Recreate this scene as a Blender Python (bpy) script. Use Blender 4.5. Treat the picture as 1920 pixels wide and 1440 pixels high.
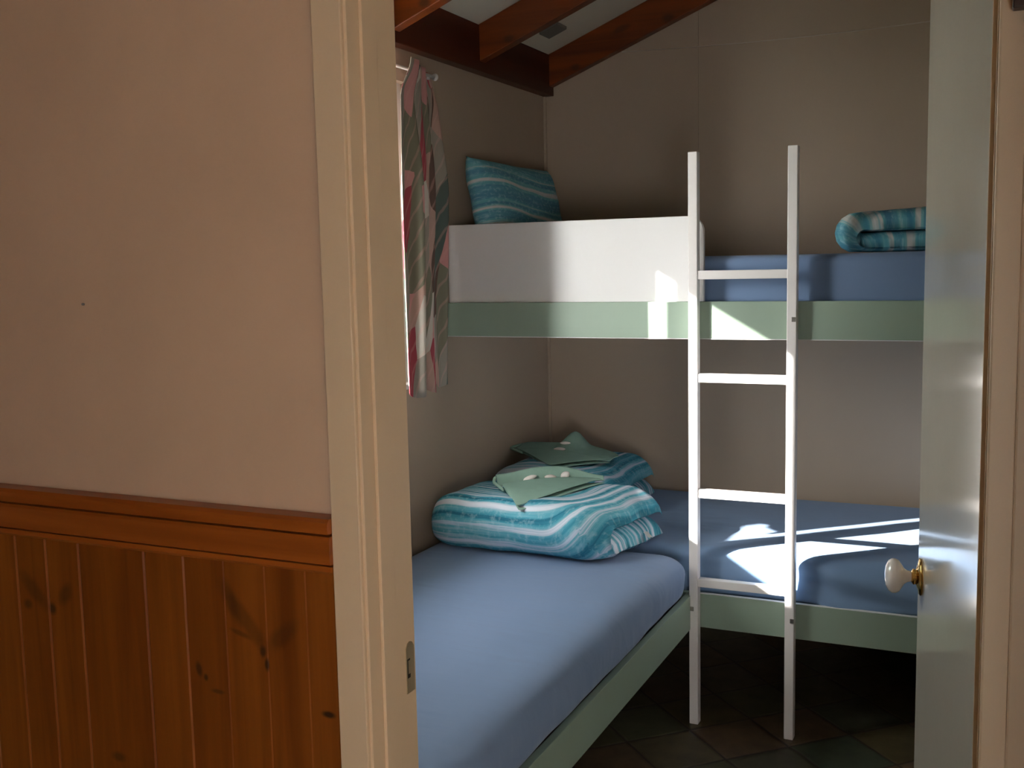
import bpy, bmesh, math, random
from mathutils import Vector, Matrix, noise

for o in list(bpy.data.objects):
    bpy.data.objects.remove(o)
sc = bpy.context.scene
COL = sc.collection

# ------------------------------------------------------------------ camera
FPX = 2002.4
YAW, PITCH, ROLL = 0.4372, 0.1116, -0.0214
cam_d = bpy.data.cameras.new('camera')
cam_d.sensor_fit = 'HORIZONTAL'
cam_d.sensor_width = 36.0
cam_d.lens = FPX / 1920 * 36.0
cam_d.clip_start = 0.05
cam = bpy.data.objects.new('camera', cam_d)
COL.objects.link(cam)
sc.camera = cam
F = Vector((-math.sin(YAW) * math.cos(PITCH), math.cos(YAW) * math.cos(PITCH), -math.sin(PITCH)))
R0 = Vector((math.cos(YAW), math.sin(YAW), 0))
U0 = R0.cross(F)
Rv = R0 * math.cos(ROLL) + U0 * math.sin(ROLL)
Uv = -R0 * math.sin(ROLL) + U0 * math.cos(ROLL)
cam.matrix_world = Matrix(((Rv.x, Uv.x, -F.x, 1.7883), (Rv.y, Uv.y, -F.y, -4.2017), (Rv.z, Uv.z, -F.z, 1.5), (0, 0, 0, 1)))

# ------------------------------------------------------------------ light
sc.view_settings.view_transform = 'Standard'
sc.view_settings.look = 'None'
sc.view_settings.gamma = 1
sc.view_settings.use_curve_mapping = False
sc.view_settings.exposure = 0.0
world = bpy.data.worlds.new('World')
sc.world = world
world.use_nodes = True
bg = world.node_tree.nodes['Background']
bg.inputs[0].default_value = (0.96, 0.965, 0.94, 1)
# bright hazy sky: even base, southern glow patch added to brighten the guard board
SKY_BASE, SKY_GLOW = 20.0, 34.0
wt = world.node_tree
w_tc = wt.nodes.new('ShaderNodeTexCoord')
w_dot = wt.nodes.new('ShaderNodeVectorMath')
w_dot.operation = 'DOT_PRODUCT'
gaz, gel = math.radians(27), math.radians(14)
w_dot.inputs[1].default_value = (-math.sin(gaz) * math.cos(gel), -math.cos(gaz) * math.cos(gel), math.sin(gel))
w_mr = wt.nodes.new('ShaderNodeMapRange')
w_mr.interpolation_type = 'SMOOTHSTEP'
w_mr.inputs['From Min'].default_value = math.cos(math.radians(30))
w_mr.inputs['From Max'].default_value = math.cos(math.radians(8))
w_mr.inputs['To Min'].default_value = SKY_BASE
w_mr.inputs['To Max'].default_value = SKY_BASE + SKY_GLOW
wt.links.new(w_tc.outputs['Generated'], w_dot.inputs[0])
wt.links.new(w_dot.outputs['Value'], w_mr.inputs['Value'])
wt.links.new(w_mr.outputs['Result'], bg.inputs[1])

sun_d = bpy.data.lights.new('sun', 'SUN')
sun_d.energy = 36
sun_d.angle = math.radians(0.6)
sun_d.color = (1.0, 0.97, 0.9)
sun = bpy.data.objects.new('sun', sun_d)
COL.objects.link(sun)
SD = Vector((0.743, 0.669, -0.446)).normalized()
sun.rotation_euler = SD.to_track_quat('-Z', 'Y').to_euler()
sun.location = (-4, -5, 4)

# room geometry constants
RX = 2.35          # right wall of the bunk room
HX = 3.2           # right wall of the hall
HY = -5.5          # back wall of the hall
WY0, WY1, WZ0, WZ1 = -2.125, -1.12, 1.10, 2.09     # bedroom window opening
VY0, VY1, VZ0, VZ1 = 2.15, 2.98, 0.50, 1.30       # hall window opening (x range in the back wall)


def window_light(name, loc, rot, sx, sy, energy, color, portal=False):
    d = bpy.data.lights.new(name, 'AREA')
    d.shape = 'RECTANGLE'
    d.size, d.size_y = sx, sy
    d.energy = energy
    d.color = color
    o = bpy.data.objects.new(name, d)
    COL.objects.link(o)
    o.location = loc
    o.rotation_euler = rot
    if portal:
        d.cycles.is_portal = True
    return o


window_light('bedroom_window_portal', (-0.12, (WY0 + WY1) / 2, (WZ0 + WZ1) / 2), (0, -math.pi / 2, 0), WZ1 - WZ0, WY1 - WY0, 1, (1, 1, 1), True)
window_light('hall_window_portal', ((VY0 + VY1) / 2, HY - 0.06, (VZ0 + VZ1) / 2), (math.pi / 2, 0, math.pi), VY1 - VY0, VZ1 - VZ0, 1, (1, 1, 1), True)


# ------------------------------------------------------------------ node helpers
def mat(name, color=(0.8, 0.8, 0.8), rough=0.6, metal=0.0, spec=0.5, coat=0.0):
    m = bpy.data.materials.new(name)
    m.use_nodes = True
    b = m.node_tree.nodes['Principled BSDF']
    b.inputs['Base Color'].default_value = (*color, 1)
    b.inputs['Roughness'].default_value = rough
    b.inputs['Metallic'].default_value = metal
    b.inputs['Specular IOR Level'].default_value = spec
    b.inputs['Coat Weight'].default_value = coat
    return m


class NT:
    def __init__(s, m):
        s.t = m.node_tree
        s.n = s.t.nodes
        s.b = s.n['Principled BSDF']

    def add(s, typ, **kw):
        n = s.n.new(typ)
        for k, v in kw.items():
            setattr(n, k, v)
        return n

    def link(s, a, b):
        s.t.links.new(a, b)

    def val(s, sock, v):
        if hasattr(v, 'links'):
            s.link(v, sock)
        else:
            sock.default_value = v

    def math(s, op, a, b=0.0, c=None, clamp=False):
        n = s.add('ShaderNodeMath', operation=op, use_clamp=clamp)
        s.val(n.inputs[0], a)
        s.val(n.inputs[1], b)
        if c is not None:
            s.val(n.inputs[2], c)
        return n.outputs[0]

    def coord(s, kind='Object'):
        return s.add('ShaderNodeTexCoord').outputs[kind]

    def mapping(s, vec, scale=(1, 1, 1), loc=(0, 0, 0), rot=(0, 0, 0)):
        n = s.add('ShaderNodeMapping')
        s.link(vec, n.inputs[0])
        n.inputs['Location'].default_value = loc
        n.inputs['Rotation'].default_value = rot
        n.inputs['Scale'].default_value = scale
        return n.outputs[0]

    def noise(s, vec, scale=5, detail=3, rough=0.5, dist=0.0):
        n = s.add('ShaderNodeTexNoise')
        s.link(vec, n.inputs['Vector'])
        n.inputs['Scale'].default_value = scale
        n.inputs['Detail'].default_value = detail
        n.inputs['Roughness'].default_value = rough
        n.inputs['Distortion'].default_value = dist
        return n.outputs[0]

    def ramp(s, fac, stops, interp='LINEAR'):
        n = s.add('ShaderNodeValToRGB')
        n.color_ramp.interpolation = interp
        e = n.color_ramp.elements
        while len(e) < len(stops):
            e.new(0.5)
        for i, (p, c) in enumerate(stops):
            e[i].position = p
            e[i].color = (*c, 1)
        s.link(fac, n.inputs[0])
        return n.outputs[0]

    def mix(s, fac, a, b, mode='MIX'):
        n = s.add('ShaderNodeMix', data_type='RGBA', blend_type=mode)
        s.val(n.inputs[0], fac)
        for k, v in ((6, a), (7, b)):
            if hasattr(v, 'links'):
                s.link(v, n.inputs[k])
            else:
                n.inputs[k].default_value = (*v, 1)
        return n.outputs[2]

    def bump(s, h, strength=0.2, dist=0.01):
        n = s.add('ShaderNodeBump')
        n.inputs['Strength'].default_value = strength
        n.inputs['Distance'].default_value = dist
        s.link(h, n.inputs['Height'])
        s.link(n.outputs[0], s.b.inputs['Normal'])

    def sep(s, vec):
        n = s.add('ShaderNodeSeparateXYZ')
        s.link(vec, n.inputs[0])
        return n.outputs

    def comb(s, x, y, z=0.0):
        n = s.add('ShaderNodeCombineXYZ')
        for i, v in enumerate((x, y, z)):
            s.val(n.inputs[i], v)
        return n.outputs[0]


def paint(name, color, rough=0.75, blotch=0.06, scale=3, bump=0.05, bscale=120, spec=0.3):
    m = mat(name, color, rough, spec=spec)
    t = NT(m)
    c = t.coord()
    n = t.noise(c, scale, 4, 0.6)
    lo = tuple(v * (1 - blotch) for v in color)
    hi = tuple(min(1, v * (1 + blotch)) for v in color)
    t.link(t.ramp(n, [(0.3, lo), (0.7, hi)]), t.b.inputs['Base Color'])
    t.bump(t.noise(c, bscale, 2), bump, 0.002)
    return m


def wood(name, axis, light, dark, rough=0.35, board=None, knots=(), spec=0.5, scale=1.0, knotplane='XZ'):
    """pine: grain runs along axis (0,1,2)"""
    m = mat(name, light, rough, spec=spec)
    t = NT(m)
    c = t.coord()
    s = [30 * scale, 30 * scale, 30 * scale]
    s[axis] = 1.3 * scale
    x, y, z = t.sep(c)[0:3]
    off = None
    if board:
        idx = t.math('ADD', 0.0, 0.0)
        for g_ in board:
            idx = t.math('ADD', idx, t.math('GREATER_THAN', x, g_))
        idx = t.math('ADD', idx, 0.37)
        wn = t.add('ShaderNodeTexWhiteNoise', noise_dimensions='1D')
        t.link(idx, wn.inputs['W'])
        off = wn.outputs['Value']
        c = t.comb(x, t.math('MULTIPLY', off, 7.0), t.math('ADD', z, t.math('MULTIPLY', off, 3.0)))
    g = t.noise(t.mapping(c, tuple(s)), 1.0, 5, 0.6, 0.6)
    s2 = [9 * scale] * 3
    s2[axis] = 0.6 * scale
    g2 = t.noise(t.mapping(c, tuple(s2)), 1.0, 3, 0.5, 1.0)
    f = t.math('ADD', t.math('MULTIPLY', g, 0.55), t.math('MULTIPLY', g2, 0.45))
    col = t.ramp(f, [(0.36, dark), (0.5, tuple((a + b) / 2 for a, b in zip(light, dark))), (0.64, light)])
    if off is not None:
        tone = t.ramp(off, [(0.0, (0.85, 0.76, 0.7)), (1.0, (1.08, 1.05, 1.0))])
        col = t.mix(1.0, col, tone, 'MULTIPLY')
    if knots:
        a_, b_ = (x, z) if knotplane == 'XZ' else (y, z)
        wob = t.math('MULTIPLY', t.math('SUBTRACT', t.noise(t.coord(), 28, 2), 0.5), 0.5)
        for (kx, kz, rx, rz, ang, dk) in knots:
            dx = t.math('SUBTRACT', a_, kx)
            dz = t.math('SUBTRACT', b_, kz)
            ca, sa = math.cos(ang), math.sin(ang)
            u = t.math('ADD', t.math('MULTIPLY', dx, ca / rx), t.math('MULTIPLY', dz, sa / rx))
            v = t.math('ADD', t.math('MULTIPLY', dx, -sa / rz), t.math('MULTIPLY', dz, ca / rz))
            d = t.math('SQRT', t.math('ADD', t.math('MULTIPLY', u, u), t.math('MULTIPLY', v, v)))
            d = t.math('ADD', d, wob)
            k = t.math('SUBTRACT', 1.0, t.math('SMOOTH_MIN', t.math('MAXIMUM', t.math('MULTIPLY', t.math('SUBTRACT', d, 0.45), 1.6), 0.0), 1.0, 0.3), clamp=True)
            col = t.mix(t.math('MULTIPLY', k, dk), col, (0.035, 0.012, 0.004))
    t.link(col, t.b.inputs['Base Color'])
    t.bump(g, 0.08, 0.002)
    return m


def stripes(name, seed=0.0, freq=13.0, block=False, mute=False):
    """brushed teal / white stripes, constant along UV.v; uv in metres"""
    m = mat(name, (0.1, 0.4, 0.5), 0.8, spec=0.2)
    t = NT(m)
    uv = t.sep(t.coord('UV'))
    u, v = uv[0], uv[1]
    wv = t.math('MULTIPLY', t.math('SUBTRACT', t.noise(t.comb(t.math('MULTIPLY', u, 5.0), t.math('MULTIPLY', v, 6.0), seed), 1.0, 2), 0.5), 0.012)
    v2 = t.math('ADD', v, wv)
    base = t.noise(t.comb(t.math('MULTIPLY', u, 0.35), t.math('MULTIPLY', v2, freq * 1.7), seed), 1.0, 1, 0.4)
    fine = t.noise(t.comb(t.math('MULTIPLY', u, 3.0), t.math('MULTIPLY', v2, freq * 9), seed + 5), 1.0, 4, 0.65)
    f = t.math('ADD', t.math('MULTIPLY', base, 0.72), t.math('MULTIPLY', fine, 0.28))
    col = t.ramp(f, [(0.36, (0.02, 0.17, 0.26)), (0.43, (0.055, 0.31, 0.43)), (0.49, (0.13, 0.44, 0.56)),
                     (0.52, (0.24, 0.50, 0.60)), (0.55, (0.52, 0.62, 0.74)), (0.60, (0.72, 0.77, 0.87))])
    if mute:
        col = t.ramp(f, [(0.36, (0.07, 0.21, 0.32)), (0.46, (0.10, 0.30, 0.40)), (0.53, (0.14, 0.39, 0.44)),
                         (0.56, (0.22, 0.45, 0.49)), (0.59, (0.50, 0.52, 0.50)), (0.65, (0.64, 0.62, 0.60))])
    brush = t.noise(t.comb(t.math('MULTIPLY', u, 60.0), t.math('MULTIPLY', v, 90.0), seed + 9), 1.0, 3, 0.6)
    col = t.mix(t.ramp(brush, [(0.5, (0, 0, 0)), (0.7, (0.35, 0.35, 0.35))]), col, (0.55, 0.75, 0.82))
    if block:
        bl = t.noise(t.comb(t.math('MULTIPLY', u, 22.0), t.math('MULTIPLY', v, 9.0), seed + 3), 1.0, 1)
        col = t.mix(t.ramp(bl, [(0.45, (0, 0, 0)), (0.55, (0.45, 0.45, 0.45))]), col, (0.03, 0.2, 0.28))
    t.link(col, t.b.inputs['Base Color'])
    t.bump(t.noise(t.coord(), 14, 3), 0.35, 0.012)
    return m


# ------------------------------------------------------------------ materials
M = {}
M['hall_wall'] = paint('cream_hall_paint', (0.61, 0.415, 0.28), 0.7, 0.05, 4, 0.12, 60)
M['room_wall'] = paint('beige_room_paint', (0.455, 0.36, 0.275), 0.65, 0.02, 2, 0.03, 90)
M['ceiling'] = paint('white_ceiling_paint', (0.70, 0.66, 0.56), 0.8, 0.02, 2)
M['trim'] = paint('cream_gloss_trim', (0.68, 0.51, 0.335), 0.42, 0.02, 6, 0.04, 40)
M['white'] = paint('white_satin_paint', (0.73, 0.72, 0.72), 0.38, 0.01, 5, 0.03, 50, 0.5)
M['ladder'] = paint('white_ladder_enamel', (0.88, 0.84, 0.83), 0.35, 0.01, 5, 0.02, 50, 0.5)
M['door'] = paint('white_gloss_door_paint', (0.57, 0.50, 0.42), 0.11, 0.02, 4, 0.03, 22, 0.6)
M['green'] = paint('sage_green_paint', (0.30, 0.39, 0.31), 0.45, 0.03, 5, 0.03, 50, 0.4)
M['pine'] = wood('pine_beam', 1, (0.09, 0.013, 0.001), (0.04, 0.005, 0.0005), 0.4, scale=0.8)
M['rafter'] = wood('pine_rafter', 0, (0.24, 0.048, 0.004), (0.09, 0.015, 0.0015), 0.4, scale=0.8,
                   knots=((0.55, 2.44, 0.03, 0.02, 0, 0.7), (0.16, 2.29, 0.025, 0.015, 0, 0.7), (0.36, 2.42, 0.05, 0.015, 0.3, 0.6)))
M['dado'] = wood('varnished_dado_pine', 0, (0.42, 0.115, 0.018), (0.27, 0.065, 0.009), 0.3)
BOARDS = [0.066, 0.146, 0.231, 0.391, 0.483, 0.571, 0.658, 0.742]
KN = ((0.648, 0.852, 0.008, 0.013, 0, 0.85), (0.612, 0.905, 0.019, 0.085, 0.72, 0.42), (0.584, 0.935, 0.014, 0.05, 0.3, 0.35),
      (0.69, 0.885, 0.018, 0.045, -0.85, 0.45), (0.655, 0.83, 0.006, 0.014, 0, 0.95), (0.505, 0.80, 0.008, 0.016, 0.2, 0.8),
      (0.52, 0.787, 0.006, 0.008, 0, 0.85), (0.545, 0.765, 0.018, 0.005, 0, 0.6), (0.778, 0.761, 0.016, 0.007, 0, 1.0),
      (0.155, 0.868, 0.012, 0.014, 0, 0.85), (0.108, 0.90, 0.019, 0.055, 0.75, 0.45), (0.190, 0.90, 0.017, 0.028, -0.6, 0.55),
      (0.09, 0.87, 0.014, 0.012, 0.2, 0.6), (0.60, 0.878, 0.026, 0.006, -0.25, 0.5), (0.30, 0.60, 0.02, 0.012, 0, 0.6))
M['boards'] = wood('pine_tongue_and_groove', 2, (0.30, 0.092, 0.012), (0.16, 0.040, 0.005), 0.45, board=BOARDS, knots=KN, spec=0.3)
M['brass'] = mat('polished_brass', (0.72, 0.45, 0.14), 0.14, 1.0)
M['porcelain'] = mat('white_porcelain', (0.80, 0.72, 0.68), 0.12, 0, 0.6, 0.4)
M['steel'] = mat('dull_steel', (0.30, 0.28, 0.26), 0.4, 0.9)
M['strike'] = mat('painted_strike_plate', (0.42, 0.34, 0.22), 0.4, 0.5)
M['dark'] = mat('dark_recess', (0.02, 0.015, 0.012), 0.7)
M['darkwood'] = wood('dark_stained_timber', 0, (0.06, 0.025, 0.012), (0.03, 0.012, 0.006), 0.5)
M['plug'] = mat('grey_vent_plastic', (0.16, 0.15, 0.13), 0.6)
M['stripe_front'] = stripes('teal_stripe_fabric', 0.0, 27)
M['stripe_back'] = stripes('teal_stripe_fabric_back_quilt', 3.7, 27)  # same palette as the front quilt, different noise seed
M['stripe_pillow'] = stripes('teal_stripe_pillowcase', 8.1, 22, mute=True)
M['stripe_right'] = stripes('teal_block_stripe_fabric', 12.4, 20, True, True)
M['napkin'] = paint('sage_felt', (0.27, 0.42, 0.35), 0.95, 0.06, 20, 0.3, 300, 0.1)
M['soap'] = mat('white_soap', (0.82, 0.76, 0.72), 0.35)
M['cable'] = mat('pale_cable', (0.55, 0.47, 0.40), 0.5)
M['tag'] = mat('white_tag', (0.8, 0.8, 0.8), 0.7)
M['eave'] = mat('pale_blue_eave_paint', (0.62, 0.74, 0.76), 0.7)
M['grass'] = paint('pale_outdoor_paving', (0.45, 0.46, 0.38), 0.9, 0.1, 3)


def sheet_mat(name, color):
    m = mat(name, color, 0.85, spec=0.2)
    t = NT(m)
    c = t.coord()
    n1 = t.noise(t.mapping(c, (2.2, 9, 5), rot=(0, 0, 0.35)), 1.0, 2, 0.5, 0.25)
    n2 = t.noise(t.mapping(c, (6, 30, 12), rot=(0, 0, 0.5)), 1.0, 2, 0.5, 0.3)
    h = t.math('ADD', t.math('MULTIPLY', n1, 1.0), t.math('MULTIPLY', n2, 0.25))
    t.bump(h, 0.4, 0.015)
    t.b.inputs['Sheen Weight'].default_value = 0.15
    return m


M['sheet'] = sheet_mat('blue_cotton_sheet', (0.17, 0.25, 0.41))
M['sheet_dark'] = sheet_mat('slate_blue_cotton_sheet', (0.20, 0.31, 0.49))

# slate floor: diagonal tiles
m = mat('slate_tiles', (0.1, 0.1, 0.08), 0.45)
t = NT(m)
c = t.coord()
x, y = t.sep(c)[0:2]
wob = t.math('MULTIPLY', t.math('SUBTRACT', t.noise(c, 9, 2), 0.5), 0.012)
P_ = 0.315
a = t.math('DIVIDE', t.math('ADD', t.math('ADD', t.math('ADD', x, y), 0.10), wob), P_)
b = t.math('DIVIDE', t.math('ADD', t.math('SUBTRACT', t.math('SUBTRACT', x, y), 2.20), wob), P_)
fa, fb = t.math('FRACT', a), t.math('FRACT', b)
ea = t.math('MINIMUM', fa, t.math('SUBTRACT', 1.0, fa))
eb = t.math('MINIMUM', fb, t.math('SUBTRACT', 1.0, fb))
edge = t.math('MINIMUM', ea, eb)
wn = t.add('ShaderNodeTexWhiteNoise', noise_dimensions='2D')
t.link(t.comb(t.math('FLOOR', a), t.math('FLOOR', b)), wn.inputs['Vector'])
tile = t.ramp(wn.outputs['Value'], [(0.0, (0.13, 0.095, 0.045)), (0.35, (0.10, 0.115, 0.07)), (0.6, (0.15, 0.10, 0.065)), (1.0, (0.08, 0.10, 0.07))])
nz = t.noise(c, 12, 4, 0.6)
tile = t.mix(0.7, tile, t.ramp(nz, [(0.3, (0.5, 0.45, 0.4)), (0.7, (1.2, 1.15, 1.0))]), 'MULTIPLY')
g = t.math('LESS_THAN', edge, 0.018)
t.link(t.mix(g, tile, (0.045, 0.035, 0.025)), t.b.inputs['Base Color'])
t.bump(t.math('ADD', t.math('MULTIPLY', nz, 0.5), t.math('MINIMUM', t.math('MULTIPLY', edge, 20.0), 1.0)), 0.4, 0.004)
M['floor'] = m

# curtain fabric: abstract leaf patches on cloth UVs
m = mat('abstract_curtain_fabric', (0.5, 0.4, 0.35), 0.9, spec=0.1)
t = NT(m)
uvc = t.coord('UV')
vo = t.add('ShaderNodeTexVoronoi', feature='F1')
dn = t.noise(uvc, 6, 2)
uw = t.sep(uvc)
t.link(t.mapping(t.comb(t.math('ADD', uw[0], t.math('MULTIPLY', dn, 0.06)), t.math('ADD', uw[1], t.math('MULTIPLY', uw[0], 0.8)), 0.0), (9, 6, 1)), vo.inputs['Vector'])
vo.inputs['Scale'].default_value = 1.0
cs = t.add('ShaderNodeSeparateColor')
t.link(vo.outputs['Color'], cs.inputs[0])
colr = t.ramp(cs.outputs[0], [(0.0, (0.46, 0.30, 0.25)), (0.14, (0.20, 0.19, 0.14)), (0.30, (0.30, 0.27, 0.23)), (0.44, (0.55, 0.50, 0.44)),
                              (0.58, (0.10, 0.13, 0.115)), (0.70, (0.36, 0.07, 0.09)), (0.78, (0.13, 0.08, 0.065)), (0.9, (0.58, 0.28, 0.27))], 'CONSTANT')
wv = t.add('ShaderNodeTexWave', wave_type='BANDS', bands_direction='DIAGONAL')
t.link(uvc, wv.inputs['Vector'])
wv.inputs['Scale'].default_value = 9
wv.inputs['Distortion'].default_value = 3
colr = t.mix(t.ramp(wv.outputs[0], [(0.86, (0, 0, 0)), (0.97, (0.28, 0.28, 0.28))]), colr, (0.66, 0.38, 0.34))
t.link(colr, t.b.inputs['Base Color'])
M['curtain'] = m

# thin window glass
m = bpy.data.materials.new('window_glass')
m.use_nodes = True
nt = m.node_tree
nt.nodes.clear()
out = nt.nodes.new('ShaderNodeOutputMaterial')
tr = nt.nodes.new('ShaderNodeBsdfTransparent')
gl = nt.nodes.new('ShaderNodeBsdfGlossy')
gl.inputs['Roughness'].default_value = 0.02
mx = nt.nodes.new('ShaderNodeMixShader')
mx.inputs[0].default_value = 0.06
nt.links.new(tr.outputs[0], mx.inputs[1])
nt.links.new(gl.outputs[0], mx.inputs[2])
nt.links.new(mx.outputs[0], out.inputs[0])
M['glass'] = m


# ------------------------------------------------------------------ mesh helpers
def obj(name, bm, material, parent=None, smooth=False, bevel=0.0, seg=2):
    bmesh.ops.recalc_face_normals(bm, faces=bm.faces[:])
    me = bpy.data.meshes.new(name)
    bm.to_mesh(me)
    bm.free()
    me.materials.append(material)
    if smooth:
        for p in me.polygons:
            p.use_smooth = True
    o = bpy.data.objects.new(name, me)
    COL.objects.link(o)
    if parent:
        o.parent = parent
        o.matrix_parent_inverse = Matrix.Translation(parent.location).inverted() if parent.rotation_euler == Vector((0, 0, 0)) or True else Matrix()
        o.matrix_parent_inverse = parent.matrix_basis.inverted()
    if bevel:
        md = o.modifiers.new('bevel', 'BEVEL')
        md.width = bevel
        md.segments = seg
        md.limit_method = 'ANGLE'
        md.harden_normals = False
    return o


def tag(o, label, cat, group=None, kind=None):
    o['label'] = label
    o['category'] = cat
    if group:
        o['group'] = group
    if kind:
        o['kind'] = kind
    return o


def struct(name, bm, material, parent=None, label=None, cat=None, **k):
    o = obj(name, bm, material, parent, **k)
    if parent is None:
        o['kind'] = 'structure'
        if label:
            tag(o, label, cat)
    return o


def empty(name, loc, label, cat, group=None, kind=None):
    o = bpy.data.objects.new(name, None)
    o.empty_display_size = 0.05
    o.location = loc
    COL.objects.link(o)
    return tag(o, label, cat, group, kind)


def box(bm, x0, x1, y0, y1, z0, z1):
    v = [bm.verts.new(p) for p in ((x0, y0, z0), (x1, y0, z0), (x1, y1, z0), (x0, y1, z0), (x0, y0, z1), (x1, y0, z1), (x1, y1, z1), (x0, y1, z1))]
    for f in ((0, 3, 2, 1), (4, 5, 6, 7), (0, 1, 5, 4), (1, 2, 6, 5), (2, 3, 7, 6), (3, 0, 4, 7)):
        bm.faces.new([v[i] for i in f])


def B(*bs):
    bm = bmesh.new()
    for b_ in bs:
        box(bm, *b_)
    return bm


def extrude_poly(bm, pts, vec):
    """pts 3-D polygon, extruded by vec"""
    a_ = [bm.verts.new(p) for p in pts]
    b_ = [bm.verts.new(Vector(p) + Vector(vec)) for p in pts]
    bm.faces.new(a_)
    bm.faces.new(list(reversed(b_)))
    n = len(pts)
    for i in range(n):
        bm.faces.new((a_[i], a_[(i + 1) % n], b_[(i + 1) % n], b_[i]))


def lathe(bm, prof, origin, axis, seg=32):
    """prof: (distance along axis, radius)"""
    axis = Vector(axis).normalized()
    p = axis.orthogonal().normalized()
    q = axis.cross(p)
    rings = []
    for d, r in prof:
        c_ = Vector(origin) + axis * d
        if r < 1e-5:
            rings.append([bm.verts.new(c_)])
        else:
            rings.append([bm.verts.new(c_ + (p * math.cos(2 * math.pi * i / seg) + q * math.sin(2 * math.pi * i / seg)) * r) for i in range(seg)])
    for r0, r1 in zip(rings, rings[1:]):
        for i in range(seg):
            j = (i + 1) % seg
            if len(r0) == 1 and len(r1) == 1:
                continue
            if len(r0) == 1:
                bm.faces.new((r0[0], r1[i], r1[j]))
            elif len(r1) == 1:
                bm.faces.new((r0[i], r1[0], r0[j]))
            else:
                bm.faces.new((r0[i], r1[i], r1[j], r0[j]))


def tube(bm, pts, r, seg=8):
    rings = []
    pts = [Vector(p) for p in pts]
    for k, p in enumerate(pts):
        d = (pts[min(k + 1, len(pts) - 1)] - pts[max(k - 1, 0)]).normalized()
        a_ = d.orthogonal().normalized() if k == 0 else (a_ - d * a_.dot(d)).normalized()
        b_ = d.cross(a_)
        rings.append([bm.verts.new(p + (a_ * math.cos(2 * math.pi * i / seg) + b_ * math.sin(2 * math.pi * i / seg)) * r) for i in range(seg)])
    for r0, r1 in zip(rings, rings[1:]):
        for i in range(seg):
            j = (i + 1) % seg
            bm.faces.new((r0[i], r0[j], r1[j], r1[i]))
    bm.faces.new(rings[0])
    bm.faces.new(rings[-1])


def rounded(x0, x1, y0, y1, z0, z1, r, rv=None, n=(60, 30, 12), disp=None):
    """rounded cuboid from a dense cube shell; r horizontal corner radius, rv vertical edge radius"""
    rv = rv or r
    C = Vector(((x0 + x1) / 2, (y0 + y1) / 2, (z0 + z1) / 2))
    H = Vector(((x1 - x0) / 2, (y1 - y0) / 2, (z1 - z0) / 2))
    bm = bmesh.new()
    cache = {}

    def vert(i, j, k):
        key = (i, j, k)
        if key in cache:
            return cache[key]
        q = Vector()
        for a_, (idx, nn) in enumerate(((i, n[0]), (j, n[1]), (k, n[2]))):
            tt = 2 * idx / nn - 1
            q[a_] = H[a_] * math.copysign(abs(tt) ** 0.85, tt) if nn > 20 else H[a_] * tt
        # horizontal rounding
        ix = max(-H.x + r, min(H.x - r, q.x))
        iy = max(-H.y + r, min(H.y - r, q.y))
        rz = min(rv, H.z)
        iz = max(-H.z + rz, min(H.z - rz, q.z))
        dx, dy, dz = q.x - ix, q.y - iy, q.z - iz
        v2 = Vector((dx / r, dy / r, dz / rz))
        m_ = max(abs(v2.x), abs(v2.y), abs(v2.z))
        if m_ > 1e-9:
            v2 = v2.normalized() * m_
        # keep flat faces flat: only the shell distance matters
            p = Vector((ix + v2.x * r, iy + v2.y * r, iz + v2.z * rz))
        else:
            p = Vector((ix, iy, iz))
        p = p + C
        if disp:
            p = p + disp(p, C, H)
        cache[key] = bm.verts.new(p)
        return cache[key]

    nx, ny, nz = n
    for i in range(nx):
        for j in range(ny):
            for k in (0, nz):
                bm.faces.new((vert(i, j, k), vert(i + 1, j, k), vert(i + 1, j + 1, k), vert(i, j + 1, k)))
    for i in range(nx):
        for k in range(nz):
            for j in (0, ny):
                bm.faces.new((vert(i, j, k), vert(i + 1, j, k), vert(i + 1, j, k + 1), vert(i, j, k + 1)))
    for j in range(ny):
        for k in range(nz):
            for i in (0, nx):
                bm.faces.new((vert(i, j, k), vert(i, j + 1, k), vert(i, j + 1, k + 1), vert(i, j, k + 1)))
    return bm


def sstep(a_, b_, x_):
    t_ = max(0.0, min(1.0, (x_ - a_) / (b_ - a_)))
    return t_ * t_ * (3 - 2 * t_)


# ------------------------------------------------------------------ setting
def zc(x_):
    return 2.337 + 0.39 * x_


struct('floor', B((-0.36, HX + 0.1, HY - 0.1, 0.1, -0.08, 0.0)), M['floor'], label='dark slate floor of diagonal tiles', cat='floor')

# ceiling: one sloping slab, with its eave outside the left wall
bm = bmesh.new()
extrude_poly(bm, [(-0.1, 0.1, zc(-0.1)), (HX + 0.1, 0.1, zc(HX + 0.1)), (HX + 0.1, 0.1, zc(HX + 0.1) + 0.08), (-0.1, 0.1, zc(-0.1) + 0.08)], (0, HY - 0.2, 0))
struct('ceiling', bm, M['ceiling'], label='sloping white ceiling between pine rafters', cat='ceiling')
bm = bmesh.new()
extrude_poly(bm, [(-0.42, 0.1, zc(-0.42)), (-0.1, 0.1, zc(-0.1)), (-0.1, 0.1, zc(-0.1) + 0.06), (-0.42, 0.1, zc(-0.42) + 0.06)], (0, HY - 0.2, 0))
for yy in (-1.05, -1.45, -1.62):
    pass
struct('trim_4', bm, M['eave'], label='pale blue roof eave outside the window', cat='eave')

# left wall with window opening
struct('wall_left', B((-0.1, 0, -2.72, WY0, 0, 2.30), (-0.1, 0, WY1, 0.0, 0, 2.30), (-0.1, 0, WY0, WY1, 0, WZ0), (-0.1, 0, WY0, WY1, WZ1, 2.30)), M['room_wall'],
       label='beige left wall with the curtained window', cat='wall')
# back wall (gable) with panel joint at x = .659
bm = bmesh.new()


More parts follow.
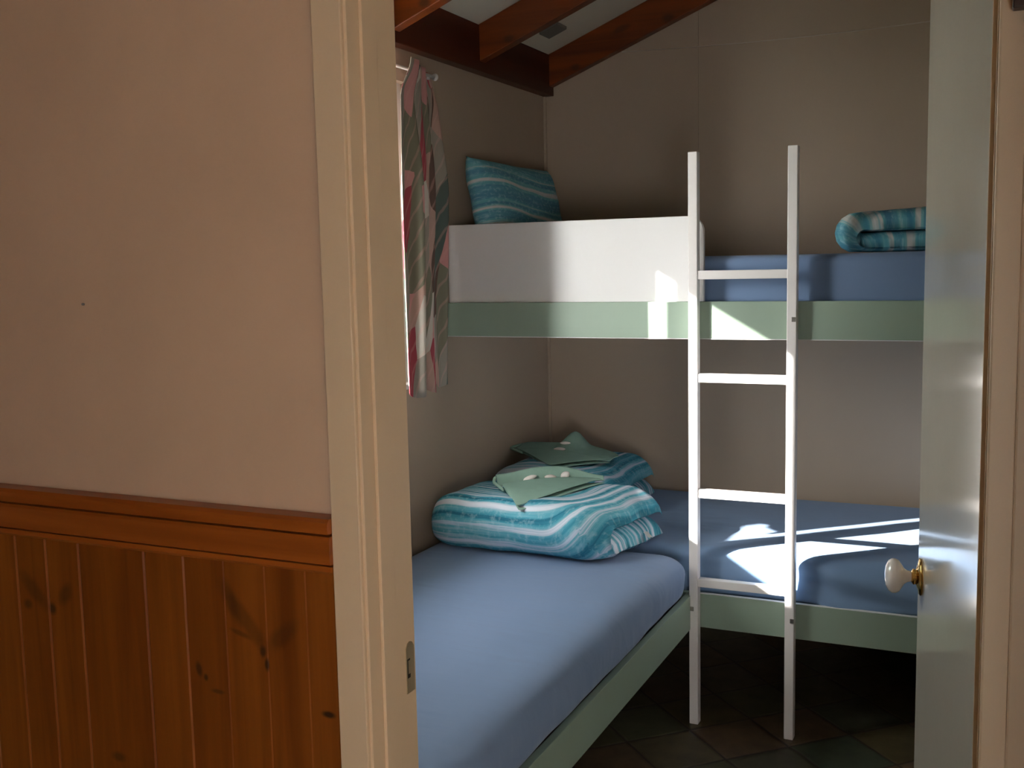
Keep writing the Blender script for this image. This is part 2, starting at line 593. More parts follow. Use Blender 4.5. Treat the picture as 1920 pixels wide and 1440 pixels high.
def gable(bm, xa, xb, y0, y1, z0=0.0, drop=0.0):
    extrude_poly(bm, [(xa, y0, z0), (xb, y0, z0), (xb, y0, zc(xb) - drop), (xa, y0, zc(xa) - drop)], (0, y1 - y0, 0))


gable(bm, -0.1, 0.6575, 0.0, 0.1)
gable(bm, 0.6605, RX + 0.1, 0.0, 0.1)
gable(bm, 0.6575, 0.6605, 0.004, 0.1)
struct('wall_back', bm, M['room_wall'], label='beige back wall behind the bunks with thin panel joint', cat='wall')
struct('trim_5', B((0, 0.012, -0.012, 0, 0, 2.2)), M['room_wall'], bevel=0.003, label='thin cover strip in the room corner', cat='trim')
bm = bmesh.new()
extrude_poly(bm, [(RX, 0, 0), (RX + 0.1, 0, 0), (RX + 0.1, 0, zc(RX)), (RX, 0, zc(RX))], (0, -2.66, 0))
struct('wall_right', bm, M['room_wall'], label='beige right wall of the bunk room', cat='wall')
# doorway wall, hall side cream, room side beige: two leaves
DX0, DX1, DH = 0.845, 1.786, 2.06
for nm, y0, y1, mm, lb in (('wall_front', -2.78, -2.72, 'hall_wall', 'cream plastered hall wall beside the doorway'), ('wall_front_inner', -2.72, -2.66, 'room_wall', 'inner face of the doorway wall')):
    bm = bmesh.new()
    gable(bm, -0.30 if nm == 'wall_front' else 0, DX0, y0, y1)
    gable(bm, DX1, HX, y0, y1)
    gable(bm, DX0, DX1, y0, y1, DH)
    struct(nm, bm, M[mm], label=lb, cat='wall')
bm = bmesh.new()
extrude_poly(bm, [(HX, HY, 0), (HX + 0.1, HY, 0), (HX + 0.1, HY, zc(HX)), (HX, HY, zc(HX))], (0, -2.72 - HY, 0))
struct('wall_hall_right', bm, M['hall_wall'], label='cream right wall of the hall', cat='wall')
bm = bmesh.new()
gable(bm, -0.36, VY0, HY - 0.1, HY)
gable(bm, VY1, HX + 0.1, HY - 0.1, HY)
gable(bm, VY0, VY1, HY - 0.1, HY, VZ1)
box(bm, VY0, VY1, HY - 0.1, HY, 0, VZ0)
struct('wall_hall_back', bm, M['hall_wall'], label='cream back wall of the hall with its window', cat='wall')

struct('wall_hall_left_blocker', B((-0.30, 0.92, -4.7, -4.1, 0, 2.19)), M['pine'], label='added pine wall out of view on the left, shades the hall wall', cat='wall')  # unseen wall stub, added to darken the left end of the hall wall
struct('wall_hall_left', B((-0.36, -0.30, HY, -2.72, 0, 2.19)), M['pine'], label='pine lined left wall of the hall', cat='wall')
struct('wall_hall_right_blocker', B((1.94, HX, -3.40, -2.785, 0, 2.9)), M['pine'], label='added pine wall out of view on the right, shades the right door frame', cat='wall')  # unseen wall block, added to keep hall light off the right architrave
# outside ground
struct('ground', B((-14, -0.4, -12, 8, -0.3, -0.1)), M['grass'], label='pale paving outside the window', cat='ground')

# pale weatherboard wall added outside to block low sky, glimpsed through the window
bm = bmesh.new()
for k in range(14):
    z_ = -0.1 + k * 0.2
    extrude_poly(bm, [(-1.75, -2.85, z_), (-1.60, -2.85, z_), (-1.615, -2.85, z_ + 0.2), (-1.75, -2.85, z_ + 0.2)], (0, 5.0, 0))
struct('outside_sky_blocker', bm, M['eave'], label='pale weatherboard wall added outside the window to block low sky', cat='wall')

# wainscot: tongue and groove boards
bm = bmesh.new()
edges = [-0.30, -0.10, -0.02] + BOARDS + [0.806]
for xa, xb in zip(edges, edges[1:]):
    g_ = 0.0035 if xa in (0.066, 0.146, 0.391) or xb in (0.066, 0.146, 0.391) else 0.0016
    extrude_poly(bm, [(xa, -2.781, 0.0), (xa, -2.7868, 0.0), (xa + g_, -2.789, 0.0), (xb - g_, -2.789, 0.0), (xb, -2.7868, 0.0), (xb, -2.781, 0.0)], (0, 0, 1.012))
struct('trim_2', bm, M['boards'], label='knotty pine tongue and groove panelling below the dado rail', cat='panelling')
# dado rail profile (y, z)
prof = [(-2.78, 1.005), (-2.797, 1.005), (-2.801, 1.010), (-2.801, 1.0185), (-2.790, 1.0195), (-2.790, 1.0225), (-2.807, 1.0235), (-2.808, 1.033), (-2.808, 1.064),
        (-2.806, 1.0695), (-2.793, 1.0705), (-2.793, 1.0735), (-2.810, 1.0745), (-2.812, 1.085), (-2.811, 1.093), (-2.806, 1.099), (-2.78, 1.101)]
bm = bmesh.new()
extrude_poly(bm, [(-0.30, a_, b_) for a_, b_ in prof], (1.106, 0, 0))
struct('trim_1', bm, M['dado'], label='moulded reddish pine dado rail across the cream wall', cat='dado rail')
struct('baseboard_front', B((-0.30, 0.806, -2.80, -2.789, 0, 0.09)), M['dado'], bevel=0.003, label='pine skirting below the panelling', cat='skirting')
bm = bmesh.new()
lathe(bm, [(0, 0.0), (0, 0.0022), (0.004, 0.0022), (0.005, 0.0)], (0.277, -2.78, 1.445), (0, -1, 0), 10)
tag(obj('wall_nail', bm, M['steel'], smooth=True), 'tiny dark nail in the plain cream wall left of the doorway', 'nail')

# door frame
df = empty('door_frame', (0.806, -2.78, 0), 'cream painted door frame around the opening to the bunk room', 'door frame')
df['kind'] = 'structure'
df.name = 'trim_3'
obj('left_architrave', B((0.806, 0.860, -2.80, -2.78, 0, 2.09)), M['trim'], df, bevel=0.002)
obj('right_architrave', B((1.768, 1.800, -2.80, -2.78, 0, 2.09), (1.798, 1.832, -2.803, -2.78, 0, 2.09)), M['trim'], df, bevel=0.003)
obj('head_architrave', B((0.806, 1.832, -2.80, -2.78, 2.03, 2.09)), M['trim'], df, bevel=0.002)
obj('left_jamb', B((0.845, 0.865, -2.792, -2.648, 0, 2.06)), M['trim'], df, bevel=0.0015)
obj('right_jamb', B((1.766, 1.786, -2.79, -2.65, 0, 2.06)), M['trim'], df, bevel=0.0015)
obj('head_jamb', B((0.865, 1.766, -2.79, -2.65, 2.03, 2.06)), M['trim'], df)
obj('left_door_stop', B((0.865, 0.871, -2.757, -2.715, 0, 2.03)), M['trim'], df, bevel=0.001)
obj('right_door_stop', B((1.760, 1.766, -2.757, -2.715, 0, 2.03)), M['trim'], df, bevel=0.001)
bm = bmesh.new()
pts = []
for k in range(7):
    a_ = math.pi * k / 6
    pts.append((0.865, -2.668 - 0.0125 * math.cos(a_) , 0.851 + 0.008 * math.sin(a_)))
pts = [(0.865, -2.6555, 0.768), (0.865, -2.6805, 0.768)] + pts
pts = [(0.865, -2.6805, 0.768), (0.865, -2.6805, 0.848), (0.865, -2.675, 0.856), (0.865, -2.668, 0.858), (0.865, -2.661, 0.856), (0.865, -2.655, 0.848), (0.865, -2.655, 0.768)]
extrude_poly(bm, pts, (0.0015, 0, 0))
sp = obj('strike_plate', bm, M['strike'], df)
obj('latch_slot', B((0.8665, 0.8668, -2.6785, -2.6755, 0.795, 0.828), (0.8665, 0.8668, -2.6785, -2.669, 0.826, 0.829), (0.8665, 0.8668, -2.6785, -2.669, 0.795, 0.802)), M['dark'], sp)

tag(obj('timber_block', B((1.7815, 1.95, -2.83, -2.808, 1.776, 1.92)), M['darkwood'], bevel=0.002), 'dark brown timber block at the top right corner of the door frame', 'block')
bm = bmesh.new()
lathe(bm, [(0, 0.0), (0, 0.002), (0.002, 0.0015), (0.0025, 0.0)], (1.7955, -2.808, 1.765), (0, -1, 0), 10)
tag(obj('screw_head', bm, M['steel'], smooth=True), 'tiny dark screw in the frame below the timber block', 'screw')

# ------------------------------------------------------------------ door
DA = math.radians(9.7)
DV = Vector((-math.sin(DA), math.cos(DA), 0))     # from hinge to latch edge
DN = Vector((-math.cos(DA), -math.sin(DA), 0))    # visible face normal
HP = Vector((1.775, -2.695, 0))
door = empty('door_1', HP, 'white glossy flush door standing open into the bunk room', 'door')
door['kind'] = 'structure'
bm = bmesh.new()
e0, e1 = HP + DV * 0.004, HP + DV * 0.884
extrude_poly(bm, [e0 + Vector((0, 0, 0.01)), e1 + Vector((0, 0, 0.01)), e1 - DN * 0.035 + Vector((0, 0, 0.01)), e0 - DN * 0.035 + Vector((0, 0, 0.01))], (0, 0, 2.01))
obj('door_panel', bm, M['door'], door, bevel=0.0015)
KP = HP + DV * 0.822 + Vector((0, 0, 0.835))
bm = bmesh.new()
lathe(bm, [(0.017, 0.0085), (0.022, 0.011), (0.028, 0.0125), (0.034, 0.017), (0.039, 0.025), (0.044, 0.0325), (0.051, 0.036), (0.058, 0.036), (0.065, 0.031), (0.070, 0.021), (0.072, 0.009), (0.0725, 0.0)], KP, DN, 40)
kn = obj('door_knob', bm, M['porcelain'], door, smooth=True)
kn['label'] = 'white porcelain knob'
bm = bmesh.new()
lathe(bm, [(0, 0.038), (0.003, 0.0385), (0.005, 0.036), (0.007, 0.027), (0.010, 0.0185), (0.011, 0.015), (0.014, 0.0165), (0.016, 0.0165), (0.018, 0.014), (0.020, 0.011), (0.020, 0.0)], KP, DN, 40)
ro = obj('knob_rose', bm, M['brass'], kn, smooth=True)
ro['label'] = 'brass rose and collar'

# ------------------------------------------------------------------ beams
tag(obj('wall_beam', B((0.0, 0.045, -2.66, 0, 2.19, 2.352)), M['pine'], bevel=0.003), 'dark pine beam along the top of the curtain wall', 'beam')


def rafter(yc, label, name='rafter', x1=RX, w=0.045):
    bm = bmesh.new()
    x0 = 0.0 if yc > -0.1 else 0.04
    extrude_poly(bm, [(x0, yc - w / 2, zc(x0) - 0.130), (x1, yc - w / 2, zc(x1) - 0.130), (x1, yc - w / 2, zc(x1) - 0.001), (x0, yc - w / 2, zc(x0) - 0.001)], (0, w, 0))
    return tag(obj(name, bm, M['rafter'], bevel=0.003), label, 'rafter', 'exposed pine rafters')


rafter(-0.0235, 'pine rafter lying against the back wall')
rafter(-0.662, 'middle pine rafter, second out from the back wall')
rafter(-1.262, 'pine rafter nearest the doorway of the three seen')
bm = bmesh.new()
xv0, xv1 = 0.122, 0.198
extrude_poly(bm, [(xv0, -0.325, zc(xv0) - 0.012), (xv1, -0.325, zc(xv1) - 0.012), (xv1, -0.325, zc(xv1)), (xv0, -0.325, zc(xv0))], (0, 0.10, 0))
vt = obj('ceiling_vent', bm, M['plug'], bevel=0.003)
tag(vt, 'small dark grey vent plate on the white ceiling between two rafters', 'vent')

# cable on back wall
bm = bmesh.new()
pts = []
for k in range(25):
    s_ = k / 24
    xx = 0.345 + s_ * (RX - 0.345)
    pts.append((xx, -0.004, 2.338 - 0.006 * s_ - 0.014 * math.sin(math.pi * min(1, s_ * 1.5))))
tube(bm, pts, 0.0022, 6)
tag(obj('cable', bm, M['cable'], smooth=True), 'thin pale cable running across the upper back wall', 'cable')

# ------------------------------------------------------------------ window
win = empty('window_1', (-0.055, (WY0 + WY1) / 2, WZ0), 'white framed window in the left wall, partly behind the curtain', 'window')
win['kind'] = 'structure'
FXa, FXb = -0.085, -0.03
obj('window_frame', B((FXa, FXb, WY0, WY1, WZ1 - 0.04, WZ1), (FXa, FXb, WY0, WY1, WZ0, WZ0 + 0.066), (FXa, FXb, WY0, WY0 + 0.03, WZ0 + 0.066, WZ1 - 0.04), (FXa, FXb, WY1 - 0.04, WY1, WZ0 + 0.066, WZ1 - 0.04)), M['white'], win)
for yy in (-1.725, -1.365):
    obj('mullion', B((FXa + 0.005, FXb - 0.005, yy - 0.027, yy + 0.027, WZ0 + 0.066, WZ1 - 0.04)), M['white'], win)
for ya, yb in ((WY0 + 0.03, -1.752), (-1.698, -1.392), (-1.338, WY1 - 0.04)):
    obj('window_pane', B((-0.059, -0.056, ya, yb, WZ0 + 0.066, WZ1 - 0.04)), M['glass'], win)
obj('window_sill', B((-0.03, 0.012, WY0, WY1, WZ0 - 0.0, WZ0 + 0.018)), M['white'], win, bevel=0.003)

# curtain rod and curtain
bm = bmesh.new()
tube(bm, [(0.085, -2.25, 2.105), (0.085, -1.10, 2.105)], 0.005, 12)
rod = obj('curtain_rod', bm, M['white'], smooth=True)
tag(rod, 'thin white curtain rod above the window', 'curtain rod')
bm = bmesh.new()
lathe(bm, [(0, 0.006), (0.002, 0.010), (0.008, 0.012), (0.014, 0.009), (0.017, 0)], (0.085, -1.102, 2.105), (0, 1, 0), 16)
obj('rod_end_cap', bm, M['white'], rod, smooth=True)
for yy in (-1.12, -2.22):
    obj('rod_bracket', B((0.0, 0.08, yy - 0.004, yy + 0.004, 2.095, 2.105)), M['white'], rod)


def curtain(name, ya_t, yb_t, ya_m, yb_m, ya_b, yb_b, zt, zb, folds, label, x_a=0.158, x_b=0.045, seed=1):
    bm = bmesh.new()
    uvl = bm.loops.layers.uv.new('UVMap')
    NU, NV = 150, 60
    rnd = random.Random(seed)
    ph = [rnd.uniform(0, 6.28) for _ in range(6)]
    grid = []
    for j in range(NV + 1):
        v = j / NV
        z = zt + (zb - zt) * v
        if v < 0.12:
            k = sstep(0, 0.12, v)
            ya, yb = ya_t + (ya_m - ya_t) * k, yb_t + (yb_m - yb_t) * k
        else:
            k = sstep(0.12, 1, v)
            ya, yb = ya_m + (ya_b - ya_m) * k, yb_m + (yb_b - yb_m) * k
        amp0 = 0.010 + 0.030 * sstep(0.05, 0.4, v)
        row = []
        for i in range(NU + 1):
            u = i / NU
            xc_ = x_a + (x_b - x_a) * u
            amp = amp0 * (0.15 + 0.85 * sstep(0.0, 0.2, u))
            w = u + 0.03 * math.sin(ph[0] + 3 * u * 6.28 + 1.5 * v)
            x_ = xc_ + amp * math.sin(2 * math.pi * folds * w + ph[1] + 0.9 * math.sin(2.2 * v + ph[2]))
            x_ += 0.35 * amp * math.sin(2 * math.pi * folds * 2.3 * w + ph[3] + v * 2)
            y_ = ya + (yb - ya) * u + 0.010 * math.sin(2 * math.pi * folds * w * 1.0 + ph[4])
            zz = z + (0.012 * math.sin(2 * math.pi * folds * u + ph[5]) if j == NV else 0)
            row.append(bm.verts.new((max(0.02, x_), y_, zz)))
        grid.append(row)
    for j in range(NV):
        for i in range(NU):
            f = bm.faces.new((grid[j][i], grid[j][i + 1], grid[j + 1][i + 1], grid[j + 1][i]))
            for l, (a_, b_) in zip(f.loops, ((i, j), (i + 1, j), (i + 1, j + 1), (i, j + 1))):
                l[uvl].uv = (a_ / NU * 1.1, b_ / NV * 1.0)
    o = obj(name, bm, M['curtain'], smooth=True)
    s_ = o.modifiers.new('thickness', 'SOLIDIFY')
    s_.thickness = 0.002
    return tag(o, label, 'curtain')


curtain('curtain', -1.365, -1.075, -1.432, -1.02, -1.436, -1.035, 2.118, 1.115, 3.0, 'pleated pink, red and green patterned curtain gathered at the window')

# ------------------------------------------------------------------ bunk, beds, ladder
W = 0.91
RZ0, RZ1 = 1.2555, 1.371
bunk = empty('bunk_bed', (1.1, -0.45, RZ0), 'built-in upper bunk with sage green rail and white guard board', 'bunk bed')
obj('side_rail', B((0.003, RX - 0.003, -W, -W + 0.02, RZ0, RZ1)), M['green'], bunk, bevel=0.0015)['label'] = 'sage green rail'
bm = bmesh.new()
pts = [(0.004, -0.897, RZ1 - 0.06), (0.913, -0.897, RZ1 - 0.06), (0.913, -0.897, 1.639 - 0.05)]
for k in range(1, 9):
    a_ = math.pi / 2 * k / 8
    pts.append((0.913 - 0.05 * (1 - math.cos(a_)), -0.897, 1.589 + 0.05 * math.sin(a_)))
pts.append((0.004, -0.897, 1.639))
pts = [(a_, -0.8895, c_) for a_, _, c_ in pts]
extrude_poly(bm, pts, (0, 0.016, 0))
obj('guard_board', bm, M['white'], bunk, bevel=0.0015)['label'] = 'white guard board'
obj('bed_base', B((0.003, RX - 0.003, -0.872, -0.004, RZ0 + 0.07, RZ0 + 0.09)), M['white'], bunk)
obj('wall_cleat', B((0.003, RX - 0.003, -0.034, -0.004, RZ0, RZ0 + 0.07), (0.003, 0.033, -0.87, -0.034, RZ0, RZ0 + 0.07)), M['green'], bunk)

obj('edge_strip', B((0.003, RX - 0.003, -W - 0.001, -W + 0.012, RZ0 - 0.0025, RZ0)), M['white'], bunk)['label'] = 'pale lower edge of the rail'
LZ0, LZ1 = 0.317, 0.429
bb = empty('single_bed', (1.1, -0.45, 0), 'low sage green framed bed along the back wall under the upper bunk', 'bed')
obj('side_rail', B((0.003, RX - 0.003, -W, -W + 0.02, LZ0, LZ1)), M['green'], bb, bevel=0.0015)
obj('bed_base', B((0.003, RX - 0.003, -0.888, -0.004, LZ0 + 0.07, LZ0 + 0.09)), M['darkwood'], bb)
for xx, yy in ((0.03, -0.85), (0.03, -0.06), (RX - 0.08, -0.85), (RX - 0.08, -0.06)):
    obj('bed_leg', B((xx, xx + 0.05, yy, yy + 0.05, 0, LZ0 + 0.07)), M['darkwood'], bb)
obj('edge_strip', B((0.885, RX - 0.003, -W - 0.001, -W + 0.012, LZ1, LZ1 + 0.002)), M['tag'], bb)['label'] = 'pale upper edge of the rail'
sb = empty('single_bed', (0.45, -1.8, 0), 'low sage green framed bed along the curtain wall nearest the doorway', 'bed')
obj('side_rail', B((0.862, 0.8823, -2.655, -W - 0.001, LZ0, LZ1)), M['green'], sb, bevel=0.0015)
obj('bed_base', B((0.003, 0.861, -2.655, -W - 0.002, LZ0 + 0.07, LZ0 + 0.09)), M['darkwood'], sb)
for xx, yy in ((0.03, -2.64), (0.03, -1.1), (0.80, -2.64)):
    obj('bed_leg', B((xx, xx + 0.05, yy, yy + 0.05, 0, LZ0 + 0.07)), M['darkwood'], sb)

# mattresses


def fbm(p, s, seed=0):
    return noise.noise(Vector((p.x * s[0] + seed, p.y * s[1], p.z * s[2])))


def disp_side(p, C, H):
    top = sstep(0.0, 1.0, (p.z - C.z) / H.z)
    d = Vector()
    d.z = 0.004 * fbm(p, (3, 3, 3), 3) * top
    edge = sstep(0.6, 1.0, (p.x - C.x) / H.x)
    d.x = 0.006 * fbm(p, (2, 7, 12), 9) * edge
    return d


def disp_back(p, C, H):
    front = sstep(0.75, 1.0, -(p.y - C.y) / H.y)
    top = sstep(0.3, 1.0, (p.z - C.z) / H.z)
    d = Vector()
    d.z = 0.004 * fbm(p, (2.5, 5, 3), 13) * top
    # folds of the loosely tucked sheet on the front face
    right = sstep(1.22, 1.34, p.x)
    w = p.x * 16 + (p.z - 0.45) * 62
    d.y = -front * (0.010 * math.sin(w + 1.5 * fbm(p, (3, 3, 6), 2)) * (0.25 + 0.75 * right) + 0.016 * right * (1 - top * 0.6))
    d.y += front * 0.004 * fbm(p, (9, 2, 16), 4)
    return d


def disp_up(p, C, H):
    return Vector((0, 0.003 * fbm(p, (4, 3, 8), 21), 0.003 * fbm(p, (3, 3, 3), 31)))


ms = obj('mattress', rounded(0.006, 0.915 - 0.035, -2.64, -0.925, LZ0 + 0.092, 0.571, 0.09, 0.06, (50, 90, 14), disp_side), M['sheet'], smooth=True)
tag(ms, 'mattress in a light blue fitted sheet on the bed beside the curtain wall', 'mattress')
mb = obj('mattress', rounded(0.006, RX - 0.01, -0.905 + 0.02, -0.006, LZ0 + 0.092, 0.570, 0.05, 0.035, (150, 40, 20), disp_back), M['sheet_dark'], smooth=True)
tag(mb, 'mattress in a slate blue fitted sheet on the bed under the upper bunk', 'mattress')
mu = obj('mattress', rounded(0.006, RX - 0.01, -0.868, -0.006, RZ0 + 0.092, 1.512, 0.03, 0.022, (90, 40, 14), disp_up), M['sheet'], smooth=True)
tag(mu, 'blue sheeted mattress on the upper bunk', 'mattress')

lad = empty('ladder', (1.04, -0.93, 0), 'white wooden bunk ladder standing between the two lower beds', 'ladder')
LY0, LY1 = -0.945, -0.9115
for xc in (0.8925, 1.1955):
    o = obj('upright', B((xc - 0.0145, xc + 0.0145, LY0, LY1, 0, 1.8313)), M['ladder'], lad, bevel=0.0025)
for zr in (1.4544, 1.1331, 0.764, 0.4732):
    obj('rung', B((0.905, 1.183, LY0 + 0.004, LY1 - 0.003, zr - 0.0135, zr + 0.0135)), M['ladder'], lad, bevel=0.002)
for xb_, zb_ in ((0.889, 0.387), (1.205, 0.385), (1.203, 1.318)):
    obj('bolt', B((xb_ - 0.007, xb_ + 0.005, LY0 - 0.003, LY0, zb_ - 0.007, zb_ + 0.007)), M['steel'], lad, bevel=0.001)


# ------------------------------------------------------------------ bedding
def folded_quilt(name, material, label, cat, loc, rot, LX, LY, T, label_skew=0.0, seed=1, tag_on=False, bulge=0.0, uvmode='concentric', taper=0.11, skew=0.0, left_short=0.0):
    """a quilt folded in half; fold faces -Y locally; base at z=0. LX width, LY depth, T layer thickness"""
    bm = bmesh.new()
    uvl = bm.loops.layers.uv.new('UVMap')
    rnd = random.Random(seed)
    so = rnd.uniform(0, 50)
    rad = T * 0.5
    straight = LY - T
    arc = math.pi * rad
    total = straight * 2 + arc
    NS, NX = 96, 80
    verts = {}
    data = {}

    def center(s_):
        if s_ < straight:
            return Vector((0, LY - s_ - 0.0, T * 0.5)), Vector((0, 0, -1))
        if s_ < straight + arc:
            a_ = (s_ - straight) / rad
            return Vector((0, T - rad * math.sin(a_) * 1.0, T * 0.5 + rad * (1 - math.cos(a_)))), Vector((0, -math.sin(a_), -math.cos(a_)))
        q = s_ - straight - arc
        return Vector((0, T + q, T * 1.5)), Vector((0, 0, 1))

    def build(side):
        g_ = []
        for i in range(NS + 1):
            s_ = total * i / NS
            c_, n_ = center(s_)
            row = []
            es = min(s_, total - s_)
            for j in range(NX + 1):
                xx = LX * (j / NX)
                top = sstep(straight, straight + arc, s_)
                ex = min(xx, LX - xx)
                fx = math.sqrt(max(0.0, 1 - (1 - min(1, ex / taper)) ** 2))
                fs = math.sqrt(max(0.0, 1 - (1 - min(1, es / 0.07)) ** 2))
                th = T * 0.5 * fx * fs * (1 + 0.10 * noise.noise(Vector((xx * 7 + so, s_ * 7, 2))))
                p = Vector((xx, c_.y, c_.z))
                wn_ = 0.005 * noise.noise(Vector((xx * 11 + so, s_ * 11, 7)))
                p += n_ * (th * side + (wn_ if side > 0 else 0))
                # sag of the unsupported top layer near its thin edges
                sag = (1 - fx) * 0.35 * T * top + (1 - fs) * 0.25 * T * top
                p.z -= sag
                p.z -= (1 - fx) * 0.28 * T * (1 - top)
                p.x += skew * (p.y / LY) * (xx / LX) + 0.006 * noise.noise(Vector((s_ * 9 + so, xx * 3, 1)))
                p.z += bulge * math.sin(math.pi * xx / LX) * math.sin(math.pi * min(1, p.y / LY)) * top
                # rounding of plan corners
                cy = 0.05 * (1 - min(1, ex / 0.10)) ** 2
                p.y += cy * (1 - sstep(0, LY * 0.5, p.y)) - cy * sstep(LY * 0.5, LY, p.y)
                p.z = max(p.z, 0.001)
                p.y *= 1 - left_short * (1 - sstep(0, 0.8, xx / LX))
                row.append(bm.verts.new(p))
                if uvmode == 'concentric':
                    ds = total - s_ if False else s_ - straight
                    dr = (LX - xx) * 0.9 - 0.00
                    if ds > 0 or True:
                        # stripes follow the front fold and turn along the right-hand side
                        dfront = s_ - straight - arc * 0.5 + 0.30
                        dright = dr + 0.25
                        k_ = 0.14
                        h_ = max(0.0, min(1.0, 0.5 + 0.5 * (dright - dfront) / k_))
                        v_ = dright * (1 - h_) + dfront * h_ - k_ * h_ * (1 - h_)
                        u_ = xx if h_ > 0.5 else s_
                    data[row[-1]] = (u_, v_)
                else:
                    data[row[-1]] = (xx + 0.2 * noise.noise(Vector((xx * 3, s_ * 3, 0))), s_)
            g_.append(row)
        for i in range(NS):
            for j in range(NX):
                vs = (g_[i][j], g_[i + 1][j], g_[i + 1][j + 1], g_[i][j + 1])
                f = bm.faces.new(vs)
                for l in f.loops:
                    l[uvl].uv = data[l.vert]

    build(1)
    build(-1)
    bmesh.ops.remove_doubles(bm, verts=bm.verts[:], dist=0.0008)
    me = bpy.data.meshes.new(name)
    bm.to_mesh(me)
    bm.free()
    me.materials.append(material)
    for p_ in me.polygons:
        p_.use_smooth = True
    o = bpy.data.objects.new(name, me)
    COL.objects.link(o)
    o.location = loc
    o.rotation_euler = (0, 0, rot)
    tag(o, label, cat)
    return o


MT = 0.572
fq = folded_quilt('folded_quilt', M['stripe_front'], 'teal and white striped quilt folded on the lower bed, nearest the doorway', 'quilt',
                  (0.034, -1.182, MT), math.radians(-4), 0.64, 0.47, 0.088, seed=3, skew=0.05, bulge=-0.004, left_short=0.30)
bq = folded_quilt('folded_quilt', M['stripe_back'], 'teal striped quilt folded in the shaded corner behind the nearer one', 'quilt',
                  (0.012, -0.70, MT), math.radians(-1), 0.51, 0.56, 0.085, seed=8, bulge=0.012, uvmode='concentric', skew=0.0)
bm = B((0.0, 0.03, -0.008, 0.008, 0.0, 0.001))
tg = obj('care_tag', bm, M['tag'])
tg.parent = fq
tg.location = (0.675, 0.30, 0.05)
tg.rotation_euler = (0, math.radians(25), math.radians(-30))
rq = folded_quilt('folded_quilt', M['stripe_right'], 'teal blocked quilt folded at the right end of the upper bunk', 'quilt',
                  (1.285, -0.33, 1.514), math.radians(-90), 0.48, 0.62, 0.06, seed=12, uvmode='straight', taper=0.05, bulge=0.015)

# standing pillow on upper bunk


def pillow(name, material, label, LW, LH, T, mw):
    bm = bmesh.new()
    uvl = bm.loops.layers.uv.new('UVMap')
    N, K = 60, 40
    dat = {}
    for side in (1, -1):
        g_ = []
        for i in range(N + 1):
            row = []
            for j in range(K + 1):
                u, v = 2 * i / N - 1, 2 * j / K - 1
                e = max(0, (1 - u ** 4)) ** 0.5 * max(0, (1 - v ** 4)) ** 0.5
                pin_u = 1 - 0.06 * (1 - v * v) * abs(u) ** 3
                pin_v = 1 - 0.07 * (1 - u * u) * abs(v) ** 3
                p = Vector((u * LW / 2 * pin_u, side * T / 2 * e * (1 + 0.12 * noise.noise(Vector((u * 2.5, v * 2.5, side * 3)))), v * LH / 2 * pin_v))
                vv = bm.verts.new(p)
                dat[vv] = ((u + 1) * LW / 2, (v + 1) * LH / 2 + 0.02 * math.sin(u * 2.2 + 0.5))
                row.append(vv)
            g_.append(row)
        for i in range(N):
            for j in range(K):
                f = bm.faces.new((g_[i][j], g_[i + 1][j], g_[i + 1][j + 1], g_[i][j + 1]))
                for l in f.loops:
                    l[uvl].uv = dat[l.vert]
    bmesh.ops.remove_doubles(bm, verts=bm.verts[:], dist=0.0006)
    o = obj(name, bm, material, smooth=True)
    o.matrix_world = mw
    return tag(o, label, 'pillow')


# local x -> along +y, local y -> roughly +x (thickness), tilted back against the left wall
tilt = math.radians(12)
ax_u = Vector((0.06, 1, -0.015)).normalized()
ax_v = Vector((-math.sin(tilt), 0.0, math.cos(tilt)))
ax_n = ax_u.cross(ax_v).normalized()
ax_v = ax_n.cross(ax_u)
cen = Vector((0.135, -0.575, 1.692))
mw = Matrix(((ax_u.x, ax_n.x, ax_v.x, cen.x), (ax_u.y, ax_n.y, ax_v.y, cen.y), (ax_u.z, ax_n.z, ax_v.z, cen.z), (0, 0, 0, 1)))
pillow('pillow', M['stripe_pillow'], 'teal striped pillow propped in the corner of the upper bunk', 0.62, 0.36, 0.14, mw)


# ------------------------------------------------------------------ felt envelopes with soaps
def sheet_patch(pts_grid, name, material, parent, th=0.004, sub=2):
    bm = bmesh.new()
    rows = [[bm.verts.new(p) for p in r] for r in pts_grid]
    for a_, b_ in zip(rows, rows[1:]):
        for i in range(len(a_) - 1):
            bm.faces.new((a_[i], a_[i + 1], b_[i + 1], b_[i]))
    bmesh.ops.remove_doubles(bm, verts=bm.verts[:], dist=0.0005)
    o = obj(name, bm, material, parent, smooth=True)
    s_ = o.modifiers.new('thickness', 'SOLIDIFY')
    s_.thickness = th
    s_.offset = 0
    d = o.modifiers.new('smooth', 'SUBSURF')
    d.levels = d.render_levels = sub
    d.subdivision_type = 'CATMULL_CLARK'
    return o


def lerp(a_, b_, t_):
    return Vector(a_) * (1 - t_) + Vector(b_) * t_


